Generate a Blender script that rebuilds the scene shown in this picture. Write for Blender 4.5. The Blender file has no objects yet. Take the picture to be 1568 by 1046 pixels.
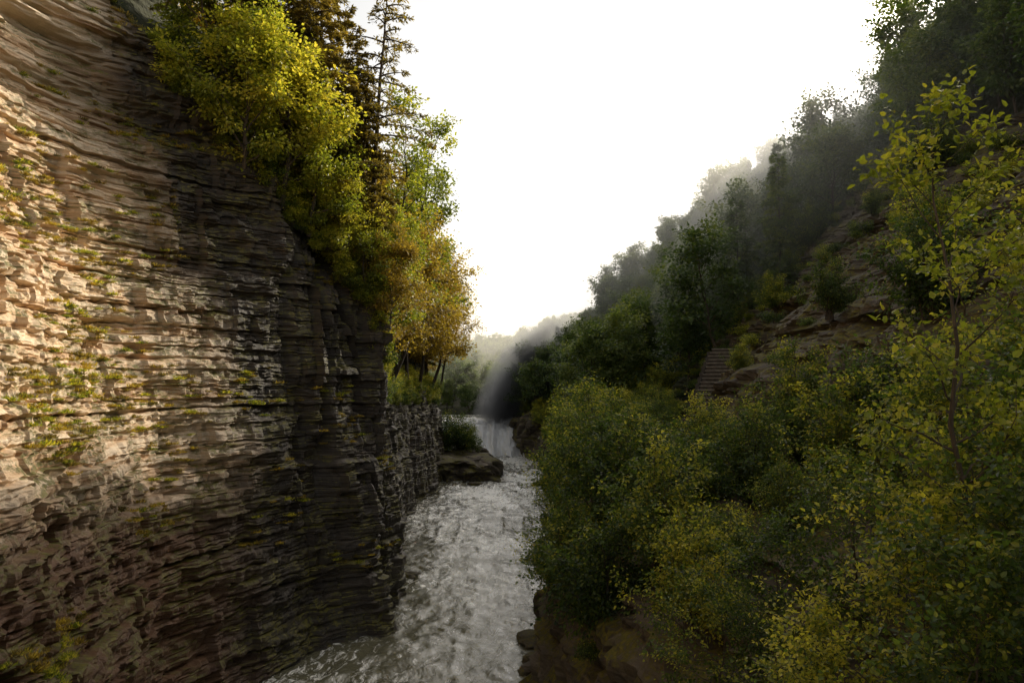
import bpy, math, numpy as np
from mathutils import Vector, Matrix
D=bpy.data
scene=bpy.context.scene
COL=scene.collection

# ------------------------------------------------------------------ noise
def h2(ix,iy,seed=0):
    n=(ix.astype(np.int64)*374761393+iy.astype(np.int64)*668265263+seed*1442695041)&0xffffffff
    n=((n^(n>>13))*1274126177)&0xffffffff
    n=((n^(n>>16))*2246822519)&0xffffffff
    n=n^(n>>15)
    return n/4294967296.0
def vn(x,y,seed=0):
    x=np.asarray(x,float);y=np.asarray(y,float)
    x,y=np.broadcast_arrays(x,y)
    ix=np.floor(x);iy=np.floor(y);fx=x-ix;fy=y-iy
    fx=fx*fx*fx*(fx*(fx*6-15)+10);fy=fy*fy*fy*(fy*(fy*6-15)+10)
    ix=ix.astype(np.int64);iy=iy.astype(np.int64)
    a=h2(ix,iy,seed);b=h2(ix+1,iy,seed);c=h2(ix,iy+1,seed);d=h2(ix+1,iy+1,seed)
    return (a+(b-a)*fx+(c-a)*fy+(a-b-c+d)*fx*fy)*2-1
def fbm(x,y,o=4,seed=0):
    s=0;a=1
    for i in range(o):
        s=s+a*vn(x*2**i+i*17.3,y*2**i-i*9.1,seed+i);a*=.5
    return s
LV=[]
for k,(a,b,amp,bl) in enumerate([(1.5,4.2,.50,4.5),(.25,.95,.34,1.7),(.07,.26,.15,.6)]):
    r=np.random.RandomState(40+k)
    LV.append((np.cumsum(r.uniform(a,b,2000 if k==2 else 600))-8,amp,bl))
def strat(u,z,seed=0):
    u,z=np.broadcast_arrays(u,z)
    zz=z+.015*u+.10*vn(u/7,z/9,seed+3)
    out=np.zeros(u.shape)
    for k,(bd,amp,bl) in enumerate(LV):
        i=np.searchsorted(bd,zz)
        lo=bd[np.clip(i-1,0,len(bd)-1)];hi=bd[np.clip(i,0,len(bd)-1)]
        fr=(zz-lo)/np.maximum(hi-lo,.01)
        L=h2(i,i*0+5,seed+k)
        bc=(u+13*L)/(bl*(.4+1.6*L))+.8*vn(u/bl*1.3,i*3.7,seed+9+k)
        bi=np.floor(bc)
        hb=h2(i,bi,seed+20+k)
        out+=amp*(.55*L+1.0*hb-.77)-amp*.35*(fr<.14)
        out+=amp*.16*vn(u/bl*3,zz*4/(bl),seed+60+k)
    # scooped hollows where whole packets of beds have fallen out
    hol=vn(u/6.5,z/2.6,seed+130)
    out-=.7*np.clip((hol-.35)*5,0,1)
    out+=.25*fbm(u/9,z/11,3,seed+77)+.12*fbm(u*1.1,z*1.6,3,seed+90)
    return out

# ------------------------------------------------------------------ mesh helpers
def mk_mesh(name,V,Q,mats,mi=None,attr=None,smooth=False):
    me=D.meshes.new(name)
    V=np.asarray(V,np.float32);Q=np.asarray(Q,np.int32)
    me.vertices.add(len(V));me.vertices.foreach_set('co',V.ravel())
    me.loops.add(Q.size);me.loops.foreach_set('vertex_index',Q.ravel())
    me.polygons.add(len(Q));me.polygons.foreach_set('loop_start',np.arange(0,Q.size,4,dtype=np.int32))
    for m in mats: me.materials.append(m)
    if mi is not None: me.polygons.foreach_set('material_index',np.asarray(mi,np.int32))
    me.polygons.foreach_set('use_smooth',np.full(len(Q),smooth))
    if attr is not None:
        a=me.attributes.new('lv','FLOAT','POINT');a.data.foreach_set('value',np.asarray(attr,np.float32))
    me.update(calc_edges=True)
    return me
def obj(name,me,loc=(0,0,0),rz=0,sc=1,parent=None):
    o=D.objects.new(name,me);o.location=loc;o.rotation_euler=(0,0,rz)
    o.scale=(sc,)*3 if not hasattr(sc,'__len__') else sc
    COL.objects.link(o)
    if parent: o.parent=parent
    return o
def grid_q(nr,nc,flip=False):
    i=np.arange(nr*nc).reshape(nr,nc)
    a=i[:-1,:-1];b=i[:-1,1:];c=i[1:,1:];d=i[1:,:-1]
    q=np.stack([a,b,c,d] if not flip else [a,d,c,b],-1)
    return q.reshape(-1,4)

# ------------------------------------------------------------------ node helpers
class NT:
    def __init__(s,name,world=False):
        s.m=D.materials.new(name);s.m.use_nodes=True;s.t=s.m.node_tree;s.t.nodes.clear()
        s.out=s.n('ShaderNodeOutputMaterial')
    def n(s,typ,inp=None,**kw):
        nd=s.t.nodes.new(typ)
        for k,v in kw.items(): setattr(nd,k,v)
        if inp:
            for k,v in inp.items():
                if isinstance(v,bpy.types.NodeSocket): s.t.links.new(v,nd.inputs[k])
                else: nd.inputs[k].default_value=v
        return nd
    def noise(s,vec,scale,detail=4,rough=.55,dist=0):
        return s.n('ShaderNodeTexNoise',{'Vector':vec,'Scale':scale,'Detail':detail,'Roughness':rough,'Distortion':dist}).outputs['Fac']
    def ramp(s,fac,stops,interp='LINEAR'):
        r=s.n('ShaderNodeValToRGB',{'Fac':fac});cr=r.color_ramp;cr.interpolation=interp
        while len(cr.elements)<len(stops): cr.elements.new(.5)
        for e,(p,c) in zip(cr.elements,stops):
            e.position=p;e.color=(*c,1) if hasattr(c,'__len__') else (c,c,c,1)
        return r.outputs['Color']
    def mix(s,f,a,b,bt='MIX'):
        nd=s.n('ShaderNodeMix',data_type='RGBA',blend_type=bt)
        for k,v in ((0,f),(6,a),(7,b)):
            if isinstance(v,bpy.types.NodeSocket): s.t.links.new(v,nd.inputs[k])
            else: nd.inputs[k].default_value=v if k==0 else (*v,1)
        return nd.outputs[2]
    def math(s,op,a,b=None,clamp=False):
        nd=s.n('ShaderNodeMath',operation=op,use_clamp=clamp)
        for k,v in ((0,a),(1,b)):
            if v is None: continue
            if isinstance(v,bpy.types.NodeSocket): s.t.links.new(v,nd.inputs[k])
            else: nd.inputs[k].default_value=v
        return nd.outputs[0]
    def mr(s,v,a,b,c=0,d=1):
        return s.n('ShaderNodeMapRange',{'Value':v,'From Min':a,'From Max':b,'To Min':c,'To Max':d}).outputs[0]
    def pos(s):
        g=s.n('ShaderNodeNewGeometry');return g
    def mapping(s,vec,sc):
        return s.n('ShaderNodeMapping',{'Vector':vec,'Scale':sc}).outputs[0]
    def surf(s,sock): s.t.links.new(sock,s.out.inputs['Surface']);return s.m
    def vol(s,sock): s.t.links.new(sock,s.out.inputs['Volume']);return s.m

def rock_mat(name,left=True):
    N=NT(name);g=N.pos();P=g.outputs['Position']
    xyz=N.n('ShaderNodeSeparateXYZ',{'Vector':P})
    nz=N.n('ShaderNodeSeparateXYZ',{'Vector':g.outputs['Normal']}).outputs['Z']
    st=N.noise(N.mapping(P,(.12,.12,2.2)),1.0,6,.65,.3)
    st2=N.noise(N.mapping(P,(.5,.5,9)),1.0,4,.6)
    big=N.noise(P,.16,4)
    f=N.math('ADD',N.math('MULTIPLY',st,.65),N.math('MULTIPLY',st2,.35))
    rough=.8
    if left:
        col=N.ramp(f,[(.34,(.22,.105,.04)),(.42,(.50,.30,.15)),(.47,(.72,.51,.31)),(.55,(.82,.65,.46))])
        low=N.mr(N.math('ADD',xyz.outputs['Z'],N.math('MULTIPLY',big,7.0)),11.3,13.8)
        shade_low=N.mix(1,col,(.165,.105,.065),'MULTIPLY')  # shadow on the lower wall, darkened into the rock colour by height
        col=N.mix(low,shade_low,col)
        shade_y=N.mr(N.math('ADD',xyz.outputs['Y'],N.math('MULTIPLY',big,10)),38.5,44)
        shade_head=N.ramp(f,[(.3,(.012,.009,.006)),(.48,(.038,.028,.019)),(.6,(.074,.057,.041)),(.7,(.14,.118,.09))])  # unlit headland: its shade is put into the rock colour along Y
        col=N.mix(shade_y,col,shade_head)
        rough=N.mr(N.noise(P,2.5,4),.3,.7,.42,.65)
    else:
        col=N.ramp(f,[(.3,(.025,.019,.013)),(.5,(.085,.067,.047)),(.7,(.19,.16,.12))])
    mn=N.noise(N.mapping(P,(1,1,1.6)),.5,6,.7)
    mf=N.noise(P,5,3)
    up=N.mr(nz,.1,.5)
    m=N.math('MULTIPLY',N.mr(mn,.46,.54),N.math('ADD',up,.10,True))
    m2=N.math('MULTIPLY',m,N.mr(mf,.35,.5),True)
    moss=N.ramp(mf,[(.3,(.035,.04,.008)),(.7,(.18,.15,.02))])
    col=N.mix(m2,col,moss)
    bn=N.noise(N.mapping(P,(3,3,9)),1.5,6,.7)
    bmp=N.n('ShaderNodeBump',{'Height':bn,'Strength':.9,'Distance':.08})
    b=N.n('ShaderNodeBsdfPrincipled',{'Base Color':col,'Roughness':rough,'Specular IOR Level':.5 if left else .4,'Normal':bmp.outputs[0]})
    return N.surf(b.outputs[0])
def leaf_mat(name,dark,mid,light,trans=.4,tboost=1.6):
    N=NT(name)
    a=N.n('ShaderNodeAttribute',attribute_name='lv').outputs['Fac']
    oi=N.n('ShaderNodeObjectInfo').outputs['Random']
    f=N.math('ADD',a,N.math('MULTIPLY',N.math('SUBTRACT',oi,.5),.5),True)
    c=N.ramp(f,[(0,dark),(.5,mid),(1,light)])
    pr=N.n('ShaderNodeBsdfPrincipled',{'Base Color':c,'Roughness':.42,'Specular IOR Level':.5})
    tc=N.mix(1,c,(tboost,tboost,tboost*.6),'MULTIPLY')
    tr=N.n('ShaderNodeBsdfTranslucent',{'Color':tc})
    mx=N.n('ShaderNodeMixShader',{0:trans,1:pr.outputs[0],2:tr.outputs[0]})
    return N.surf(mx.outputs[0])
def bark_mat(name,a,b):
    N=NT(name);P=N.n('ShaderNodeTexCoord').outputs['Object']
    n=N.noise(N.mapping(P,(6,6,1.2)),2,5)
    c=N.ramp(n,[(.3,a),(.7,b)])
    bm=N.n('ShaderNodeBump',{'Height':n,'Strength':.6,'Distance':.03})
    return N.surf(N.n('ShaderNodeBsdfPrincipled',{'Base Color':c,'Roughness':.9,'Normal':bm.outputs[0]}).outputs[0])

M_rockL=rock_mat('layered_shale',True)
M_rockR=rock_mat('mossy_shale',False)
BARK=bark_mat('bark',(.035,.026,.018),(.11,.085,.06))
G_dark=leaf_mat('leaves_forest',(.026,.05,.016),(.095,.145,.038),(.25,.28,.065),.45,1.7)
G_shrub=leaf_mat('leaves_shrub',(.018,.038,.010),(.095,.145,.026),(.56,.50,.06),.55,1.7)
G_yg=leaf_mat('leaves_yellow_green',(.06,.09,.012),(.24,.27,.028),(.54,.46,.06),.5,1.8)
G_gold=leaf_mat('leaves_golden',(.09,.068,.014),(.31,.215,.034),(.54,.41,.06),.5,1.7)
G_con=leaf_mat('needles',(.045,.042,.012),(.17,.13,.028),(.34,.25,.05),.45,1.7)
def ground_mat():
    N=NT('forest_floor');P=N.pos().outputs['Position']
    n=N.noise(P,.5,6,.7);n2=N.noise(P,4,4)
    c=N.mix(n2,N.ramp(n,[(.35,(.02,.022,.01)),(.6,(.05,.055,.02)),(.75,(.08,.06,.035))]),(.03,.035,.014))
    bm=N.n('ShaderNodeBump',{'Height':n2,'Strength':.9,'Distance':.2})
    return N.surf(N.n('ShaderNodeBsdfPrincipled',{'Base Color':c,'Roughness':.95,'Normal':bm.outputs[0]}).outputs[0])
M_ground=ground_mat()

# ------------------------------------------------------------------ left cliff
PL=np.array([(-9.6,-40),(-9.6,-15),(-9.8,0),(-10.4,12),(-11.8,22),(-13.3,29.5),(-13.4,32.8),(-10.9,38.2),(-8.3,43),(-6.2,47.2),(-6.7,50),(-8.8,54),(-9.5,60),(-9.8,70),(-10.4,80),(-10.6,90),(-9.8,100),(-9.2,110),(-9.6,117),(-13,123),(-18,140),(-20,170),(-24,220),(-30,290)],float)
seg=np.r_[0,np.cumsum(np.hypot(*np.diff(PL,axis=0).T))]
ss=np.linspace(0,seg[-1],4000)
px=np.interp(ss,seg,PL[:,0]);py=np.interp(ss,seg,PL[:,1])
kern=np.hanning(19);kern/=kern.sum()
def sm(a,k=kern):
    n=len(k)//2;return np.convolve(np.r_[[a[0]]*n,a,[a[-1]]*n],k,'valid')
px=sm(px);py=sm(py)
k2=np.hanning(51);k2/=k2.sum()
tx=sm(np.gradient(px),k2);ty=sm(np.gradient(py),k2);ln=np.hypot(tx,ty);tx/=ln;ty/=ln
# normal toward river (+X): (ty,-tx)
RIM=np.array([(-40,41),(28,41),(31,38),(34,33),(37,29),(40,25.5),(43,22.5),(46,19),(48,16.5),(51,14.5),(56,14),(70,13.5),(117,12),(125,10),(300,10)],float)
LEAN=np.array([(-40,.34),(30,.34),(39,.24),(46,.13),(55,.08),(300,.08)],float)
SLB=np.array([(-40,1.0),(30,1.0),(45,.75),(60,.8),(300,1.1)],float)
def rimz(y): return np.interp(y,RIM[:,0],RIM[:,1])
def left_back(y,z):
    rz=rimz(y);l2=np.interp(y,LEAN[:,0],LEAN[:,1]);sb=np.interp(y,SLB[:,0],SLB[:,1])
    zz=np.minimum(z,rz)
    b=.10*np.minimum(zz,11)+l2*np.maximum(zz-11,0)
    over=np.maximum(z-rz,0)
    return b+over*sb
def left_pt(y,z):
    i=np.searchsorted(py,y);i=np.clip(i,0,len(py)-1)
    b=left_back(py[i],z)
    return np.array([px[i]-ty[i]*b,py[i]+tx[i]*b,z])
# stations
st=[0.]
while st[-1]<ss[-1]-1:
    y=np.interp(st[-1],ss,py)
    st.append(st[-1]+(.8 if y<8 else max(.075,.0032*y)))
st=np.array(st)
bx=np.interp(st,ss,px);by=np.interp(st,ss,py);nx=np.interp(st,ss,ty);ny=-np.interp(st,ss,tx)
zr=np.r_[np.arange(-1.5,26,.055),np.arange(26,42,.08),np.arange(42,64,.6)]
U,Z=np.meshgrid(st,zr)
Yb=np.broadcast_to(by,U.shape)
B=left_back(Yb,Z)
dsp=strat(U,Z,1)
over=np.clip((Z-rimz(Yb))/2.5,0,1)
amp=1-over*.85
rough=over*(1.0*fbm(U/4,Z/4,4,55))
far=np.where(Yb>49,.5,1.)
hd=np.clip((Yb-38)/5,0,1)*(1-over)*far
gul=np.abs(vn(U/2.6+.25*vn(U/2,Z/3,8),Z/14,31));jt=-1.4*np.exp(-(gul/.11)**2)*hd
bc=np.floor(U/1.9+.6*vn(U/3,Z/12,37));hv=h2(bc,np.floor(Z/5.5+.9*h2(bc,bc*0,3)),38)
bc2=np.floor(U/.8+.5*vn(U/1.5,Z/5,47));hv2=h2(bc2,np.floor(Z/2.2+.9*h2(bc2,bc2*0,3)),48)
but=(1.1*vn(U/3.6,Z/22,35)+1.1*(hv-.5)+.5*(hv2-.5))*hd
dsp=dsp*np.where(Yb>37,1-.5*np.clip((Yb-37)/5,0,1),1)
off=-B+dsp*amp+rough+jt+but
X=bx+nx*off;Y=by+ny*off
Zd=Z+.05*fbm(U*2,Z*2,2,5)
V=np.stack([X,Y,Zd],-1)
q=grid_q(len(zr),len(st))
zc=(Z-rimz(Yb)+.9*fbm(U/2.5,Z/2.5,3,15))[:-1,:-1].ravel()
mi=(zc>.6).astype(int)
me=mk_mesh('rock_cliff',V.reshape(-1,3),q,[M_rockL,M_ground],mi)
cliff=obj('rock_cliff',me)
top=V[-1][::6]
bk=top.copy();bk[:,0]-=500
mk=mk_mesh('plateau',np.r_[top,bk],grid_q(2,len(top)),[M_ground]);obj('left_bank_hill',mk)

# ------------------------------------------------------------------ right bank
RB=np.array([(-60,5),(-20,4),(10,3),(30,1.6),(36,1.2),(45,1.1),(52,2),(60,3.3),(80,4.8),(100,5),(120,4.4),(134,3.4),(145,.3),(152,-1.7),(160,-1.2),(170,1),(200,4),(260,6),(330,2)],float)
def bank(y): return np.interp(y,RB[:,0],RB[:,1])
PR=np.array([(-1,-1.5),(0,-.3),(.5,3),(2.5,7),(5,8.8),(9,10.2),(10.2,10.7),(12.6,15.2),(25,27),(45,43.5),(58,51),(80,54),(150,58),(500,62)],float)
GS=np.array([(-60,1),(115,1),(150,1.05),(170,.9),(200,.7),(230,.5),(260,.36),(330,.3)],float)
def right_z(x,y):
    g=np.interp(y,GS[:,0],GS[:,1]);d=(x-bank(y))/g
    z=np.interp(d,PR[:,0],PR[:,1])*g
    w=np.clip((d-14)/12,0,1)
    z=z+w*3.0*vn(x/22,y/22,71)+w*1.2*vn(x/8,y/8,72)
    return z
ys=[-60.]
while ys[-1]<330: ys.append(ys[-1]+(1.2 if ys[-1]<6 else max(.11,.0045*ys[-1])))
ys=np.array(ys)
ds=np.r_[np.arange(-1,.6,.08),np.arange(.6,13,.1),np.arange(13,30,.11),np.arange(30,90,1.0),np.arange(90,500,20)]
DD,YY=np.meshgrid(ds,ys)
g=np.interp(YY,GS[:,0],GS[:,1])
XX=bank(YY)+DD*g
ZZ=right_z(XX,YY)
fade=np.clip((60-DD)/30,0,1)*np.clip((DD+.9)*3,0,1)
so=strat(YY*1.0+DD*.4,ZZ,5)
sl=np.gradient(ZZ,axis=1)/np.maximum(np.gradient(DD,axis=1),1e-3)
steep=np.clip((sl-.5)/.5,0,1)
XX2=XX-so*1.5*fade*steep
ZZ2=ZZ+fade*(1-steep)*.12*fbm(XX*1.3,YY*1.3,3,4)+.25*fade*steep*fbm(XX/2,YY/2,3,44)
VR=np.stack([XX2,YY,ZZ2],-1)
qR=grid_q(len(ys),len(ds))
dn=(DD+1.5*fbm(YY/5,DD/5,3,12))[:-1,:-1].ravel()
mi=((dn>30)|((YY[:-1,:-1].ravel()>66)&(dn>6)))
obj('right_bank_hillside',mk_mesh('right_bank',VR.reshape(-1,3),qR,[M_rockR,M_ground],mi.astype(int)))

# ------------------------------------------------------------------ water
def water_mat():
    N=NT('river_water');P=N.pos().outputs['Position']
    w=N.noise(N.mapping(P,(1.1,.6,1)),.9,6,.65,1.0)
    w2=N.noise(N.mapping(P,(1,.8,1)),4.5,5,.65,.8)
    fo=N.noise(N.mapping(P,(1.5,.7,1)),1.3,12,.72,1.2)
    ca=N.noise(N.mapping(P,(.4,.2,1)),.35,3)
    yy=N.n('ShaderNodeSeparateXYZ',{'Vector':P}).outputs['Y']
    thr=N.mr(yy,38,120,.565,.43)
    f=N.math('SUBTRACT',N.math('ADD',fo,N.math('MULTIPLY',N.math('SUBTRACT',ca,.5),.6)),thr)
    f=N.mr(f,0,.09)
    base=N.mix(ca,(.095,.088,.045),(.20,.185,.115))
    col=N.mix(f,base,(.96,.94,.87))
    bm=N.n('ShaderNodeBump',{'Height':w,'Strength':.45,'Distance':.3})
    bm2=N.n('ShaderNodeBump',{'Height':w2,'Strength':.35,'Distance':.08,'Normal':bm.outputs[0]})
    b=N.n('ShaderNodeBsdfPrincipled',{'Base Color':col,'Roughness':N.mr(f,0,1,.10,.30),'IOR':1.6,'Specular IOR Level':1.0,'Normal':bm2.outputs[0]})
    return N.surf(b.outputs[0])
M_w=water_mat()
yw=[-60.]
while yw[-1]<151: yw.append(yw[-1]+(.8 if yw[-1]<20 else max(.10,.0035*yw[-1])))
yw=np.array(yw);xw=np.arange(-17,10,.12)
XW,YW=np.meshgrid(xw,yw)
wv=.09*fbm(XW/1.7+.6*vn(XW/3,YW/3,3),YW/3.0,3,11)+.04*fbm(XW*1.3,YW,3,12)
rid=1-np.abs(vn(XW/1.9,YW/3.8+.8*vn(XW/2.5,YW/4,7),21));wv+=.20*rid**4*np.clip((YW-30)/60,.3,1)
wv+=1.0*np.clip((YW-141)/7,0,1)**2*(.5+.5*vn(XW/1.3,YW/1.5,9))
obj('river',mk_mesh('river',np.stack([XW,YW,wv],-1).reshape(-1,3),grid_q(*XW.shape),[M_w],smooth=True))
xu=np.linspace(-26,10,60);yu=np.linspace(150.6,200,60)
XU,YU=np.meshgrid(xu,yu)
obj('upper_river',mk_mesh('upper_river',np.stack([XU,YU,5.4+.06*fbm(XU,YU,2,3)],-1).reshape(-1,3),grid_q(60,60),[M_w],smooth=True))
def falls_mat():
    N=NT('falling_water');P=N.pos().outputs['Position']
    n=N.noise(N.mapping(P,(3,1,.35)),1.2,5,.6)
    c=N.ramp(n,[(.3,(.90,.91,.91)),(.6,(1,1,1))])
    bm=N.n('ShaderNodeBump',{'Height':n,'Strength':.5,'Distance':.2})
    p=N.n('ShaderNodeBsdfPrincipled',{'Base Color':c,'Roughness':.4,'Specular IOR Level':1.0,'Normal':bm.outputs[0]})
    t=N.n('ShaderNodeBsdfTranslucent',{'Color':(1,1,1,1)})
    return N.surf(N.n('ShaderNodeMixShader',{0:.25,1:p.outputs[0],2:t.outputs[0]}).outputs[0])
M_f=falls_mat()
xf=np.linspace(-20,2.5,220);tf=np.linspace(0,1,50)
XF,TF=np.meshgrid(xf,tf)
zf=6.2*(1-TF**1.2)-.2*TF;yf=152-11*TF**.95+1.0*np.sin(XF*.5)*.6-.9*fbm(XF*.9,TF*1.6,3,6)*(.2+TF);zf=zf+.45*fbm(XF*1.1,TF*6,3,16)+.35*vn(XF*.55,TF*0+2.2,19)
obj('waterfall',mk_mesh('waterfall',np.stack([XF,yf,zf],-1).reshape(-1,3),grid_q(50,220),[M_f],smooth=True))
obj('ground',mk_mesh('ground',[(-3000,-3000,-1.6),(3000,-3000,-1.6),(3000,3000,-1.6),(-3000,3000,-1.6)],[(0,1,2,3)],[M_ground]))

# ------------------------------------------------------------------ rocks
def boulder(name,c,size,seed,zq=.35,res=90):
    th=np.linspace(0,2*np.pi,res);ph=np.linspace(0,np.pi,res//2)
    T,Ph=np.meshgrid(th,ph)
    def sp(a,e): return np.sign(a)*np.abs(a)**e
    x=sp(np.cos(T),.6)*sp(np.sin(Ph),.55);y=sp(np.sin(T),.6)*sp(np.sin(Ph),.55);z=sp(np.cos(Ph),.6)
    r=1+.22*fbm(x*2+seed,y*2+z*1.5,4,seed)
    x,y,z=x*r*size[0],y*r*size[1],z*size[2]*(1+.15*fbm(x*1.5,y*1.5+seed,3,seed+4))
    s=.25*strat(x+y,z*1.0+seed,seed)
    d=np.hypot(x,y)+1e-3
    x=x+x/d*s;y=y+y/d*s
    x[:,-1]=x[:,0];y[:,-1]=y[:,0];z[:,-1]=z[:,0]
    V=np.stack([x+c[0],y+c[1],z+c[2]],-1).reshape(-1,3)
    return obj(name,mk_mesh(name,V,grid_q(res//2,res,True),[M_rockR]))
boulder('rock_outcrop',(-7.0,115,.3),(5.8,8,2.7),3,res=220)
boulder('rock_outcrop',(-10.0,124,.6),(6,7,3.0),8,res=150)
boulder('rock_outcrop',(2.8,151,3),(3.2,6,3.6),5,res=160)
boulder('rock_outcrop',(5.5,146,3.5),(4,7,4),12,res=160)
rr=np.random.RandomState(4)
for (x,y,s) in [(-4.9,105,.6),(3.9,104,.8),(-7.3,57,.5),(1.5,43,.7),(1.6,39.5,.9)]:
    boulder('boulder',(x,y,-.15),(s*1.5,s*1.6,s*.8),rr.randint(100),res=50)

# stairs and path
M_stone=NT('step_stone');P=M_stone.pos().outputs['Position'];n=M_stone.noise(P,3,5)
M_stone=M_stone.surf(M_stone.n('ShaderNodeBsdfPrincipled',{'Base Color':M_stone.ramp(n,[(.3,(.035,.03,.024)),(.7,(.10,.085,.07))]),'Roughness':.85}).outputs[0])
M_slab=NT('tread_stone');P=M_slab.pos().outputs['Position'];n=M_slab.noise(P,4,5)
M_slab=M_slab.surf(M_slab.n('ShaderNodeBsdfPrincipled',{'Base Color':M_slab.ramp(n,[(.3,(.14,.12,.10)),(.7,(.28,.26,.215))]),'Roughness':.85}).outputs[0])
def box(c,ax,w,l,h):
    ax=np.array(ax,float);ax/=np.linalg.norm(ax);sd=np.array([ax[1],-ax[0],0])
    a3=np.array([ax[0],ax[1],0]);up=np.array([0,0,1.])
    V=[np.array(c)+sd*sx*w/2+a3*sy*l/2+up*sz*h/2 for sz in(-1,1) for sx,sy in((-1,-1),(1,-1),(1,1),(-1,1))]
    Q=[(0,3,2,1),(4,5,6,7),(0,1,5,4),(1,2,6,5),(2,3,7,6),(3,0,4,7)]
    return V,Q
Vs=[];Qs=[];MI=[]
def addbox(c,ax,w,l,h,m=0):
    v,q_=box(c,ax,w,l,h);o=len(Vs);Vs.extend(v);Qs.extend([tuple(i+o for i in f) for f in q_]);MI.extend([m]*6)
s0=np.array([11.7,50.,10.95]);s1=np.array([15.2,57.2,15.9]);ns=20
rs_=np.random.RandomState(2)
for i in range(ns):
    t=i/(ns-1);p=s0+(s1-s0)*t;w_=1.5+rs_.uniform(-.08,.08);dx=rs_.normal(0,.03)
    addbox((p[0]+dx,p[1],p[2]-.5),(s1-s0)[:2],w_,.40,1.2)
    addbox((p[0]+dx-.02,p[1]-.05,p[2]+.135),(s1-s0)[:2],w_+.07,.46,.065,1)
for sd in(-1,1):
    for i in range(13):
        t=(i+.5)/13;p=s0+(s1-s0)*t
        dx,dy=(s1-s0)[:2]/np.hypot(*(s1-s0)[:2])
        addbox((p[0]+sd*dy*.93,p[1]-sd*dx*.93,p[2]-.35+rs_.uniform(-.08,.08)),(s1-s0)[:2],.26,.56,1.0)
obj('stone_stairs',mk_mesh('stone_stairs',Vs,Qs,[M_stone,M_slab],MI))
yp=np.linspace(38,50.2,60);wp=np.linspace(-1,1,12)
WP,YP=np.meshgrid(wp,yp)
WP=WP*(.85+.25*vn(YP/1.3,WP*0+3.3,5))+.15*vn(YP*1.7,WP,6)
XP=bank(YP)+8.8+.9*np.clip((YP-44)/6,0,1)+WP
ZP=right_z(XP,YP)+.13+.04*fbm(XP,YP,2,1)-.12*np.abs(np.broadcast_to(wp,WP.shape))**4
M_path=NT('gravel_path');P=M_path.pos().outputs['Position'];n=M_path.noise(P,6,6)
M_path=M_path.surf(M_path.n('ShaderNodeBsdfPrincipled',{'Base Color':M_path.ramp(n,[(.3,(.14,.12,.10)),(.7,(.32,.29,.25))]),'Roughness':.9}).outputs[0])
obj('footpath',mk_mesh('footpath',np.stack([XP,YP,ZP],-1).reshape(-1,3),grid_q(60,12),[M_path]))

# ------------------------------------------------------------------ trees
def tube(pts,rad,ns=5):
    pts=np.array(pts,float);n=len(pts)
    t=np.gradient(pts,axis=0);t/=np.linalg.norm(t,axis=1)[:,None]+1e-9
    ref=np.array([1,.3,.1]) if abs(t[0,2])>.7 else np.array([0,0,1.])
    a=np.cross(t,ref);a/=np.linalg.norm(a,axis=1)[:,None]+1e-9;b=np.cross(t,a)
    an=np.linspace(0,2*np.pi,ns,endpoint=False)
    V=pts[:,None]+np.asarray(rad)[:,None,None]*(np.cos(an)[None,:,None]*a[:,None]+np.sin(an)[None,:,None]*b[:,None])
    i=np.arange(n*ns).reshape(n,ns)
    q=np.stack([i[:-1],np.roll(i,-1,1)[:-1],np.roll(i,-1,1)[1:],i[1:]],-1).reshape(-1,4)
    return V.reshape(-1,3),q
def nrm(a): return a/(np.linalg.norm(a,axis=-1,keepdims=True)+1e-9)
def leaves(C,Dr,N,L,fine,wd):
    S=nrm(np.cross(Dr,N));L=L[:,None]
    tip=C+Dr*L-N*L*.08
    if fine:
        v=[C,C+Dr*L*.25+S*L*wd*.9+N*L*.08,C+Dr*L*.68+S*L*wd*.7+N*L*.04,tip,C+Dr*L*.68-S*L*wd*.7+N*L*.04,C+Dr*L*.25-S*L*wd*.9+N*L*.08]
        V=np.stack(v,1).reshape(-1,3);b=np.arange(len(C))[:,None]*6
        q=np.concatenate([b+np.array([0,1,2,3]),b+np.array([0,3,4,5])],0);return V,q,6
    v=[C,C+Dr*L*.5+S*L*wd,tip,C+Dr*L*.5-S*L*wd]
    V=np.stack(v,1).reshape(-1,3);b=np.arange(len(C))[:,None]*4
    return V,b+np.array([0,1,2,3]),4
def assemble(name,tubes,C,Dr,N,L,val,fine,wd,leafm):
    Vs=[];Qs=[];mi=[];at=[];o=0
    for v,q in tubes:
        Vs.append(v);Qs.append(q+o);mi.append(np.zeros(len(q)));at.append(np.zeros(len(v)));o+=len(v)
    v,q,k=leaves(C,Dr,N,L,fine,wd)
    Vs.append(v);Qs.append(q+o);mi.append(np.ones(len(q)));at.append(np.repeat(val,k))
    return mk_mesh(name,np.concatenate(Vs),np.concatenate(Qs),[BARK,leafm],np.concatenate(mi),np.concatenate(at))
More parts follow.
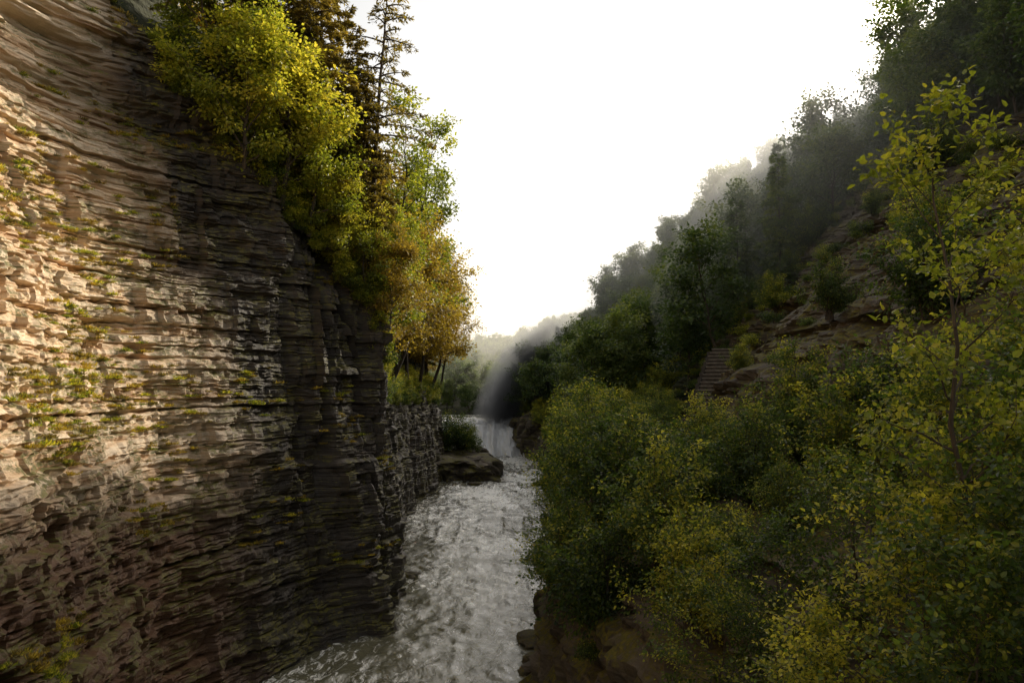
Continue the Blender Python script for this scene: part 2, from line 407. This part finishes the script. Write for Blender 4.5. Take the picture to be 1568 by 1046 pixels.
def decid(name,seed,H,R,nl,leaf,leafm,fine=False,cb=.25,limbs=18,subs=6,clump=.35,tr=.16,shrub=False,wd=.32,up=.6):
    r=np.random.RandomState(seed);tubes=[];subl=[]
    tn=9;tz=np.linspace(0,H*.92,tn);wob=np.cumsum(r.normal(0,H*.018,(tn,2)),0);wob-=wob[0]
    tp=np.c_[wob,tz]
    if not shrub: tubes.append(tube(tp,tr*(1-.85*np.linspace(0,1,tn)),7))
    for i in range(limbs):
        t=cb+(1-cb)*((i+r.rand())/limbs)
        if shrub:
            s=np.array([r.normal(0,.2),r.normal(0,.2),0.]);az=r.uniform(0,6.28);sp=r.uniform(.1,1)**.7
            e=np.array([math.cos(az)*R*sp,math.sin(az)*R*sp,H*(1-.45*sp**2)*r.uniform(.5,1.1)])
            n=7;u=np.linspace(0,1,n)[:,None];pts=s+(e-s)*np.c_[u**1.3,u**1.3,u**.85]+np.c_[np.cumsum(r.normal(0,.05,(n,3)),0)]
            r0=tr*.5;rl=R*1.0
        else:
            s=np.array([np.interp(t*H*.92,tz,tp[:,0]),np.interp(t*H*.92,tz,tp[:,1]),t*H*.92])
            rl=R*math.sqrt(max(.06,1-((t-.5)/.56)**2))*r.uniform(.6,1.2)
            az=i*2.4+r.normal(0,.4);el=up*r.uniform(.3,1.2)+(t**2)*.6
            n=6;u=np.linspace(0,1,n)[:,None]
            d=np.array([math.cos(az)*math.cos(el),math.sin(az)*math.cos(el),math.sin(el)])
            pts=s+d*rl*u+np.array([0,0,1])*(u**2)*rl*.12+np.cumsum(r.normal(0,rl*.03,(n,3)),0)
            r0=tr*(1-.8*t)*.55
        tubes.append(tube(pts,np.linspace(r0,r0*.2,len(pts)),4))
        for j in range(subs):
            a=r.uniform(.35 if not shrub else .25,1);k=a*(len(pts)-1);k0=int(min(k,len(pts)-2));f=k-k0
            p=pts[k0]*(1-f)+pts[k0+1]*f
            dd=pts[k0+1]-pts[k0];dd=dd/np.linalg.norm(dd)
            dd=dd*.7+r.normal(0,.55,3)+np.array([0,0,.12]);dd/=np.linalg.norm(dd)
            l=rl*r.uniform(.22,.48)
            e=p+dd*l;m=(p+e)/2+r.normal(0,l*.08,3)
            tubes.append(tube([p,m,e],[r0*.3,r0*.2,r0*.08],3))
            subl.append((p,m,e,r.rand()))
    A=np.array([s[0] for s in subl]);Bm=np.array([s[1] for s in subl]);E=np.array([s[2] for s in subl]);cv=np.array([s[3] for s in subl])
    k=r.randint(0,len(subl),nl);u=r.uniform(.15,1.1,nl)[:,None]
    C=A[k]*(1-u)+E[k]*u+4*(Bm[k]-(A[k]+E[k])/2)*u*(1-u)
    tw=r.normal(0,1,(nl,3))*np.array([1,1,.6]);C=C+tw*clump*R*.33
    cen=np.array([0,0,H*.5]);outw=nrm(C-cen)
    N=nrm(np.array([0,0,.8])+outw*.5+r.normal(0,.55,(nl,3)))
    Dr=nrm(tw*.6+outw*.5+r.normal(0,.5,(nl,3))+np.array([0,0,-.35]))
    N=nrm(N-Dr*np.sum(N*Dr,1,keepdims=True))
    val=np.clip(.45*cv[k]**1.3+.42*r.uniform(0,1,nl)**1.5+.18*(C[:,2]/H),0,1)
    L=leaf*r.uniform(.6,1.25,nl)
    return assemble(name,tubes,C,Dr,N,L,val,fine,wd,leafm)
def conifer(name,seed,H,R,nb,nl,leaf,leafm,base=.15,droop=.35,lean=0.0,wd=.16,pw=.8):
    r=np.random.RandomState(seed);tubes=[]
    tz=np.linspace(0,H,10);tp=np.c_[lean*H*(tz/H)**1.5+np.cumsum(r.normal(0,.03,10)),np.cumsum(r.normal(0,.03,10)),tz]
    tubes.append(tube(tp,.22*H/20*(1.03-np.linspace(0,1,10)),7))
    Cs=[];Ds=[];Ns=[];vs=[]
    w=[];br=[]
    for i in range(nb):
        t=base+(1-base)*(i+r.rand())/nb
        l=R*max(.05,(1-t))**pw*r.uniform(.45,1.15)+.25
        if t<base+.12: l*=.7
        az=i*2.4+r.normal(0,.5)
        s=np.array([np.interp(t*H,tz,tp[:,0]),np.interp(t*H,tz,tp[:,1]),t*H])
        u=np.linspace(0,1,5)[:,None];h=np.array([math.cos(az),math.sin(az),0])
        pts=s+h*l*u+np.array([0,0,1])*l*(.18*u-droop*u**1.8)+np.array([0,0,.06])
        tubes.append(tube(pts,np.linspace(.05,.01,5)*H/20*1.2,4));br.append((pts,h,l));w.append(l**1.4)
    w=np.array(w)/sum(w)
    for (pts,h,l),ww in zip(br,w):
        n=int(nl*ww)+4
        nt=max(4,int(l*5));tu=r.uniform(.15,1,nt);sg=r.choice([-1,1],nt)
        k=r.randint(0,nt,n);u=tu[k]
        x=np.stack([np.interp(u,np.linspace(0,1,5),pts[:,c]) for c in range(3)],-1)
        side=np.cross(h,[0,0,1.])
        td=nrm(side*sg[k][:,None]*.8+h*.7);tl=.42*l*(1.1-u)+.12
        q=r.uniform(0,1,n)
        C=x+td*(q*tl)[:,None]+np.array([0,0,-1])*((q**2)*tl*.3)[:,None]+r.normal(0,.03,(n,3))
        Cs.append(C);Ds.append(nrm(td+r.normal(0,.55,(n,3))+np.array([0,0,-.15])));Ns.append(nrm(np.array([0,0,1.])+r.normal(0,.5,(n,3))));vs.append(np.clip(r.rand()*.4+r.uniform(0,.6,n),0,1))
    C=np.concatenate(Cs);return assemble(name,tubes,C,np.concatenate(Ds),np.concatenate(Ns),leaf*r.uniform(.6,1.3,len(C)),np.concatenate(vs),False,wd,leafm)

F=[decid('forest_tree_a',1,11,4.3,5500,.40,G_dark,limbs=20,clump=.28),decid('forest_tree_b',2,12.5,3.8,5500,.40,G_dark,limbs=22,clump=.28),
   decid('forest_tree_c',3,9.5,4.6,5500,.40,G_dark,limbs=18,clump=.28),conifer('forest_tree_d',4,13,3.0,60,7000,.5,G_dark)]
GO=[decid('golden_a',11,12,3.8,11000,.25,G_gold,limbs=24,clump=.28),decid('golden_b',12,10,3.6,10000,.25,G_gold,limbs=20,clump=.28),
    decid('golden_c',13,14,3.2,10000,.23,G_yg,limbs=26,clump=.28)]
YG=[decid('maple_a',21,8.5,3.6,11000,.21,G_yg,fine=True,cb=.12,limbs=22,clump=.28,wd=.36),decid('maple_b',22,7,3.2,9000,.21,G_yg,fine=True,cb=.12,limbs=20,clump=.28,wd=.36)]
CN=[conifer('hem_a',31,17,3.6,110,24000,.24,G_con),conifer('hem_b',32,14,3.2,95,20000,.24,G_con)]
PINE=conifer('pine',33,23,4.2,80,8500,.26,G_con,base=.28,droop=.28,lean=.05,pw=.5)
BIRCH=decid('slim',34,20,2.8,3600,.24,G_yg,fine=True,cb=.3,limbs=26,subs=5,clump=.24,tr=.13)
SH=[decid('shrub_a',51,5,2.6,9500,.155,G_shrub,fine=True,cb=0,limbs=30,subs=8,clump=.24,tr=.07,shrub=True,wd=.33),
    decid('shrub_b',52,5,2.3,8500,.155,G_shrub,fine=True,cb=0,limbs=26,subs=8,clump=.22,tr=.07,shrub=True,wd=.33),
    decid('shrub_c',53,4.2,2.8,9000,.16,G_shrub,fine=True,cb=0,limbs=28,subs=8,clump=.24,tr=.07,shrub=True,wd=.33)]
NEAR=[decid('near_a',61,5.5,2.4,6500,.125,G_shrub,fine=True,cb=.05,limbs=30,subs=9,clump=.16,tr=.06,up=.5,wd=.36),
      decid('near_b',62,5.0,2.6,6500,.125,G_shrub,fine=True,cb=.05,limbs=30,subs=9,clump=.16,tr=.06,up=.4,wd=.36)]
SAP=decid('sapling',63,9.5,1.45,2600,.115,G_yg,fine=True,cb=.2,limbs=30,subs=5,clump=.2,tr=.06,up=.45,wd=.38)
SMALL=[decid('bush_small',71,1.6,1.1,1500,.16,G_yg,cb=0,limbs=12,subs=5,clump=.4,tr=.03,shrub=True),decid('bush_small2',72,1.2,1.2,1500,.15,G_shrub,cb=0,limbs=12,subs=5,clump=.4,tr=.03,shrub=True)]
def tuft(name,seed,n,s,mat):
    r=np.random.RandomState(seed);C=r.normal(0,s*.6,(n,3));C[:,2]=0
    Dr=nrm(np.c_[r.normal(0,.6,(n,2)),r.uniform(.3,1,n)]);N=nrm(r.normal(0,1,(n,3)));N=nrm(N-Dr*np.sum(N*Dr,1,keepdims=True))
    v,q,k=leaves(C,Dr,N,s*r.uniform(.4,1,n),False,.09)
    return mk_mesh(name,v,q,[mat],attr=np.repeat(r.rand(n),k))
TUFT=[tuft('tuft_a',1,160,.22,G_yg),tuft('tuft_b',2,160,.20,G_con),tuft('tuft_c',3,160,.20,G_gold)]

def scatter(name,meshes,pts,rz,sc,idx):
    c=D.collections.new(name+'_parts')
    for i,m in enumerate(meshes):
        o=D.objects.new('%s_%02d'%(m.name,i),m);c.objects.link(o);o.name='p%02d_%s'%(i,m.name)
    me=D.meshes.new(name);me.vertices.add(len(pts));me.vertices.foreach_set('co',np.asarray(pts,np.float32).ravel())
    for nm,arr in (('rz',rz),('sc',sc)):
        a=me.attributes.new(nm,'FLOAT','POINT');a.data.foreach_set('value',np.asarray(arr,np.float32))
    a=me.attributes.new('pid','INT','POINT');a.data.foreach_set('value',np.asarray(idx,np.int32))
    o=obj(name,me)
    ng=D.node_groups.new(name+'_gn','GeometryNodeTree')
    ng.interface.new_socket('Geometry',in_out='INPUT',socket_type='NodeSocketGeometry')
    ng.interface.new_socket('Geometry',in_out='OUTPUT',socket_type='NodeSocketGeometry')
    N=ng.nodes;L=ng.links
    gi=N.new('NodeGroupInput');go=N.new('NodeGroupOutput')
    ip=N.new('GeometryNodeInstanceOnPoints');ci=N.new('GeometryNodeCollectionInfo')
    ci.inputs['Collection'].default_value=c;ci.inputs['Separate Children'].default_value=True;ci.inputs['Reset Children'].default_value=True
    ip.inputs['Pick Instance'].default_value=True
    def at(nm,ty):
        a=N.new('GeometryNodeInputNamedAttribute');a.data_type=ty;a.inputs['Name'].default_value=nm;return a.outputs['Attribute']
    cx=N.new('ShaderNodeCombineXYZ');L.new(at('rz','FLOAT'),cx.inputs['Z'])
    L.new(gi.outputs[0],ip.inputs['Points']);L.new(ci.outputs[0],ip.inputs['Instance'])
    L.new(at('pid','INT'),ip.inputs['Instance Index']);L.new(cx.outputs[0],ip.inputs['Rotation']);L.new(at('sc','FLOAT'),ip.inputs['Scale'])
    L.new(ip.outputs[0],go.inputs[0])
    md=o.modifiers.new('scatter','NODES');md.node_group=ng
    return o

R=np.random.RandomState(9)
def poisson(cands,mind):
    cell={};out=[]
    for p in cands:
        k=(int(p[0]//mind),int(p[1]//mind));ok=True
        for a in(-1,0,1):
            for b in(-1,0,1):
                for q_ in cell.get((k[0]+a,k[1]+b),()):
                    if (q_[0]-p[0])**2+(q_[1]-p[1])**2<mind*mind: ok=False
        if ok: cell.setdefault(k,[]).append(p);out.append(p)
    return np.array(out)
# right hillside forest
cand=[]
for _ in range(26000):
    y=R.uniform(24,325);g=np.interp(y,GS[:,0],GS[:,1]);d=R.uniform(2,100)
    if y<62 and d<27+3*math.sin(y*.4): continue
    if y<90 and d<11: continue
    x=bank(y)+d*g
    cand.append((x,y))
pr=poisson(cand,4.2)
zp=right_z(pr[:,0],pr[:,1])-.4
n=len(pr)
scatter('hillside_forest',F,np.c_[pr,zp],R.uniform(0,6.28,n),R.uniform(.55,1.0,n),R.choice(4,n,p=[.36,.28,.28,.08]))
print('FOREST',n)
# understory
cand=[]
for _ in range(6000):
    y=R.uniform(28,150);d=R.uniform(1,27)
    x=bank(y)+d
    if y<62 and 10<d<26 and vn(np.array(x/5),np.array(y/5),3)<.38: continue
    if 36<y<60 and 7.6<d<11: continue
    t=np.clip((y-50)/7.2,0,1);sx=11.7+3.5*t
    if 42<y<59 and abs(x-sx)<1.7: continue
    cand.append((x,y))
pu=poisson(cand,1.3);n=len(pu)
scatter('undergrowth',SMALL+[SH[1]],np.c_[pu,right_z(pu[:,0],pu[:,1])-.1],R.uniform(0,6.28,n),R.uniform(.5,1.0,n)*.75,R.choice(3,n,p=[.15,.65,.20]))
# left forest on slope
pts=[];
for _ in range(5000):
    y=R.uniform(40,230);zz=rimz(y)+R.uniform(1.0,26)
    p=left_pt(y,zz)
    if y<46 and zz<rimz(y)+2.5: continue
    pts.append(p)
pts=np.array(pts);pl=poisson([tuple(p) for p in pts],3.2);n=len(pl)
kind=np.where(pl[:,1]<62,R.choice(6,n,p=[.22,.14,.03,.03,.33,.25]),R.choice(6,n,p=[.33,.25,.12,.05,.15,.1]))
scatter('cliff_top_forest',GO+[YG[0]]+CN,pl,R.uniform(0,6.28,n),R.uniform(.6,1.0,n),kind)
print('LEFTF',n)
# named left trees on the rim
def lt(name,me,y,dz,sc,rz=0,out=0,tilt=0):
    z=rimz(y)+dz;p=left_pt(y,z);o=obj(name,me,(p[0]+out,p[1],z-.2),rz,sc)
    if tilt:
        o.rotation_euler=(Matrix.Rotation(tilt,3,'Y')@Matrix.Rotation(rz,3,'Z')).to_euler()
    return o
lt('maple_tree',YG[0],38.9,-2.5,.95,0,.3);lt('maple_tree',YG[1],40.8,-1.5,1.1,2,.3);lt('maple_tree',YG[0],39,1.5,.95,4);lt('maple_tree',YG[1],42.5,-1,.85,1)
lt('maple_tree',YG[0],44.5,-.5,.6,3);lt('maple_tree',YG[1],46.5,.3,.55,5)
lt('pine_tree',PINE,48.3,.6,1.0,0)
lt('birch_tree',BIRCH,61,.3,1.15,1,.8,.13)
lt('birch_tree',BIRCH,74,.3,1.3,3,.5,.13)
for i,(y,dz,s,k) in enumerate([(48.5,0,.6,1),(51,.4,.7,2),(54,.3,.75,1),(57,.2,.8,0),(60,.2,.75,2),(65,.2,1.0,1),(70,.3,1.1,0),(76,.3,1.2,2),(82,.3,1.4,0),(88,.2,1.5,1),(95,.2,1.4,0),(103,.2,1.4,1),(111,.2,1.1,0),(62,3,1.1,0),(72,3,1.3,0),(84,2,1.6,2)]):
    lt('golden_tree',GO[k],y,dz,s,i*1.3,.5,.11)
for i,(y,dz,s) in enumerate([(44,3,1.15),(49,3,1.1),(42,4,1.2),(54,4,1.1),(64,4,1.25),(70,1.5,1.3),(46,5,1.2),(52,2,1.0),(58,2,1.1),(43,1.5,.8),(47,1.5,.8)]): lt('hemlock_tree',CN[i%2],y,dz,s,i,0,.04)
obj('shrub',SH[0],(-7.8,119,2.5),1,1.1);obj('shrub',SH[1],(-6.6,121,2.1),2,.9);obj('shrub',SH[2],(-10,118,2.9),2,1.4)

# cliff tufts
zi=R.randint(60,len(zr)-60,36000);si=R.randint(0,len(st),36000)
sel=[]
for a,b in zip(zi,si):
    y=by[b];z=zr[a]
    if y<10 or y>60: continue
    m=vn(np.array(st[b]/5.),np.array(z/2.2),91)+.8*math.exp(-((y-33.5)/2.4)**2)*(8<z<23)
    if m<.17: continue
    if z>rimz(y)+1: continue
    if off[min(a+5,len(zr)-1),b]<off[a,b]-.06: sel.append(V[a,b])
sel=np.array(sel);n=len(sel);print('TUFTS',n)
scatter('cliff_grass',TUFT,sel,R.uniform(0,6.28,n),R.uniform(.35,1.15,n),R.choice(3,n))
sb=[]
for _ in range(500):
    y=R.uniform(36,110);z=rimz(y)+R.uniform(-2.0,1.5)
    sb.append(left_pt(y,z))
sb=np.array(sb);n=len(sb)
scatter('cliff_shrubs',SMALL,sb,R.uniform(0,6.28,n),R.uniform(.3,.9,n),R.choice(2,n,p=[.7,.3]))

# right foreground shrubs
def rs(name,me,x,y,sc,rz,dz=-.15):
    return obj(name,me,(x,y,float(right_z(np.array(x),np.array(y)))+dz),rz,sc)
L=[(2.6,33,1.0,0),(4.2,34,1.05,1),(5.8,32,.95,2),(3.3,28,.9,0),(5.0,27,.9,1),(7.6,31,.35,2),(10.2,31,.5,0),(12,33,.8,1),(2.2,38,.8,2),(4.5,40,1.0,0),(6.3,38,.7,1),
   (6.5,24,.45,2),(8.3,24,.45,0),(10.3,25,.8,1),(12.6,26,.85,2),(4.8,22,.7,0),(15,28,.85,0),(17,32,.8,1),(5.2,46,1.1,1),(3.6,52,1.1,2),(6,56,1.2,0),(5,64,1.4,1),(7,72,1.5,2),(13.4,47,.4,1),(9.6,54,.7,2)]
for i,(x,y,s,k) in enumerate(L): rs('shrub',SH[k],x,y,s,i*1.7)
L=[(5.6,17,.6,0),(7.4,17.5,.65,1),(9.4,18,.85,0),(11.5,19,.9,1),(5.2,13.5,.6,1),(6.6,13,.7,0),(8.2,13.5,.8,1),(9.8,14.5,.85,0),(6.0,10.5,.75,0),(7.6,10.3,.85,1),(13.5,20,1.0,0),(4.6,18.5,.55,1),(12,16,.9,0)]
for i,(x,y,s,k) in enumerate(L): rs('small_tree',NEAR[k],x,y,s,i*2.1)
rs('sapling_tree',SAP,7.1,13.8,1.15,.5)

# distant hill
xs=np.linspace(-260,260,120);yd=np.linspace(176,900,160)
XD,YD=np.meshgrid(xs,yd)
def far_z(x,y):
    a=np.clip((y-178)/230,0,1);a=a**.8
    c=-20
    return 4.5+a*(17+ .10*np.abs(x-c)*.6+.06*(x-c)*(x>c)+3*vn(x/40,y/60,5))+np.clip((np.abs(x+14)-14)/30,0,1)*8
obj('distant_hill',mk_mesh('distant_hill',np.stack([XD,YD,far_z(XD,YD)],-1).reshape(-1,3),grid_q(160,120),[M_ground]))
cand=[(R.uniform(-60,70),R.uniform(181,440)) for _ in range(9000)]
pd=poisson(cand,5.0);n=len(pd)
scatter('distant_forest',F,np.c_[pd,far_z(pd[:,0],pd[:,1])-.5],R.uniform(0,6.28,n),R.uniform(.6,1,n),R.randint(0,4,n))

# ------------------------------------------------------------------ spray and haze banks
def spray(nm,d,an,pw):
    N=NT(nm);tc=N.n('ShaderNodeTexCoord').outputs['Object']
    ln_=N.n('ShaderNodeVectorMath',{0:tc},operation='LENGTH').outputs['Value']
    fa=N.math('POWER',N.mr(ln_,0,1,1,0),pw)
    nn=N.noise(tc,2.2,4)
    dn=N.math('MULTIPLY',N.math('MULTIPLY',fa,N.mr(nn,.3,.7)),d)
    return N.vol(N.n('ShaderNodeVolumeScatter',{'Density':dn,'Anisotropy':an,'Color':(1,1,1,1)}).outputs[0])
def blob(name,loc,sc,rot,mat):
    bpy.ops.mesh.primitive_ico_sphere_add(subdivisions=4,radius=1,location=loc)
    o=bpy.context.object;o.name=name;o.scale=sc;o.rotation_euler=rot;o.data.materials.append(mat);return o
blob('waterfall_spray',(3.0,152,12),(8.5,7,16),(0,math.radians(30),0),spray('spray_a',2.0,.75,1.0))
def haze(nm,d,an):
    N=NT(nm);return N.vol(N.n('ShaderNodeVolumeScatter',{'Density':d,'Anisotropy':an,'Color':(1,.97,.88,1)}).outputs[0])
blob('hillside_haze',(40,146,46),(40,52,24),(0,math.radians(-38),0),haze('haze_a',.0095,.68))
blob('hillside_haze',(38,78,38),(30,42,9.5),(0,math.radians(-41),0),haze('haze_c',.012,.68))
blob('valley_haze',(8,235,22),(60,62,34),(0,0,0),haze('haze_b',.006,.55))

# ------------------------------------------------------------------ light
az=math.radians(42);el=math.radians(25.5)
S=Vector((math.sin(az)*math.cos(el),math.cos(az)*math.cos(el),math.sin(el)))
sl=D.lights.new('sun','SUN');sl.energy=5;sl.angle=math.radians(.5);sl.color=(1,.88,.68)
so_=D.objects.new('sun',sl);so_.rotation_euler=S.to_track_quat('Z','Y').to_euler();so_.location=(60,100,80);COL.objects.link(so_)
w=D.worlds.new('World');scene.world=w;w.use_nodes=True
nt=w.node_tree;bg=nt.nodes['Background'];sk=nt.nodes.new('ShaderNodeTexSky');sk.sky_type='NISHITA';sk.sun_disc=False
sk.sun_elevation=el;sk.sun_rotation=az;sk.air_density=1.0;sk.dust_density=3.0;sk.ozone_density=1.0
hs=nt.nodes.new('ShaderNodeHueSaturation');hs.inputs['Saturation'].default_value=.35;hs.inputs['Value'].default_value=1.5
wm=nt.nodes.new('ShaderNodeMix');wm.data_type='RGBA';wm.blend_type='MULTIPLY';wm.inputs[0].default_value=1;wm.inputs[7].default_value=(1.06,1.0,.90,1)
nt.links.new(sk.outputs[0],hs.inputs['Color']);nt.links.new(hs.outputs[0],wm.inputs[6]);nt.links.new(wm.outputs[2],bg.inputs[0]);bg.inputs[1].default_value=.15
scene.view_settings.view_transform='Standard';scene.view_settings.look='None';scene.view_settings.exposure=0
cam=D.cameras.new('camera');cam.lens=28;cam.sensor_width=36;cam.clip_end=5000;cam.clip_start=.1
co=D.objects.new('camera',cam);co.location=(0,0,14);co.rotation_euler=(math.radians(92.58),0,0);COL.objects.link(co);scene.camera=co
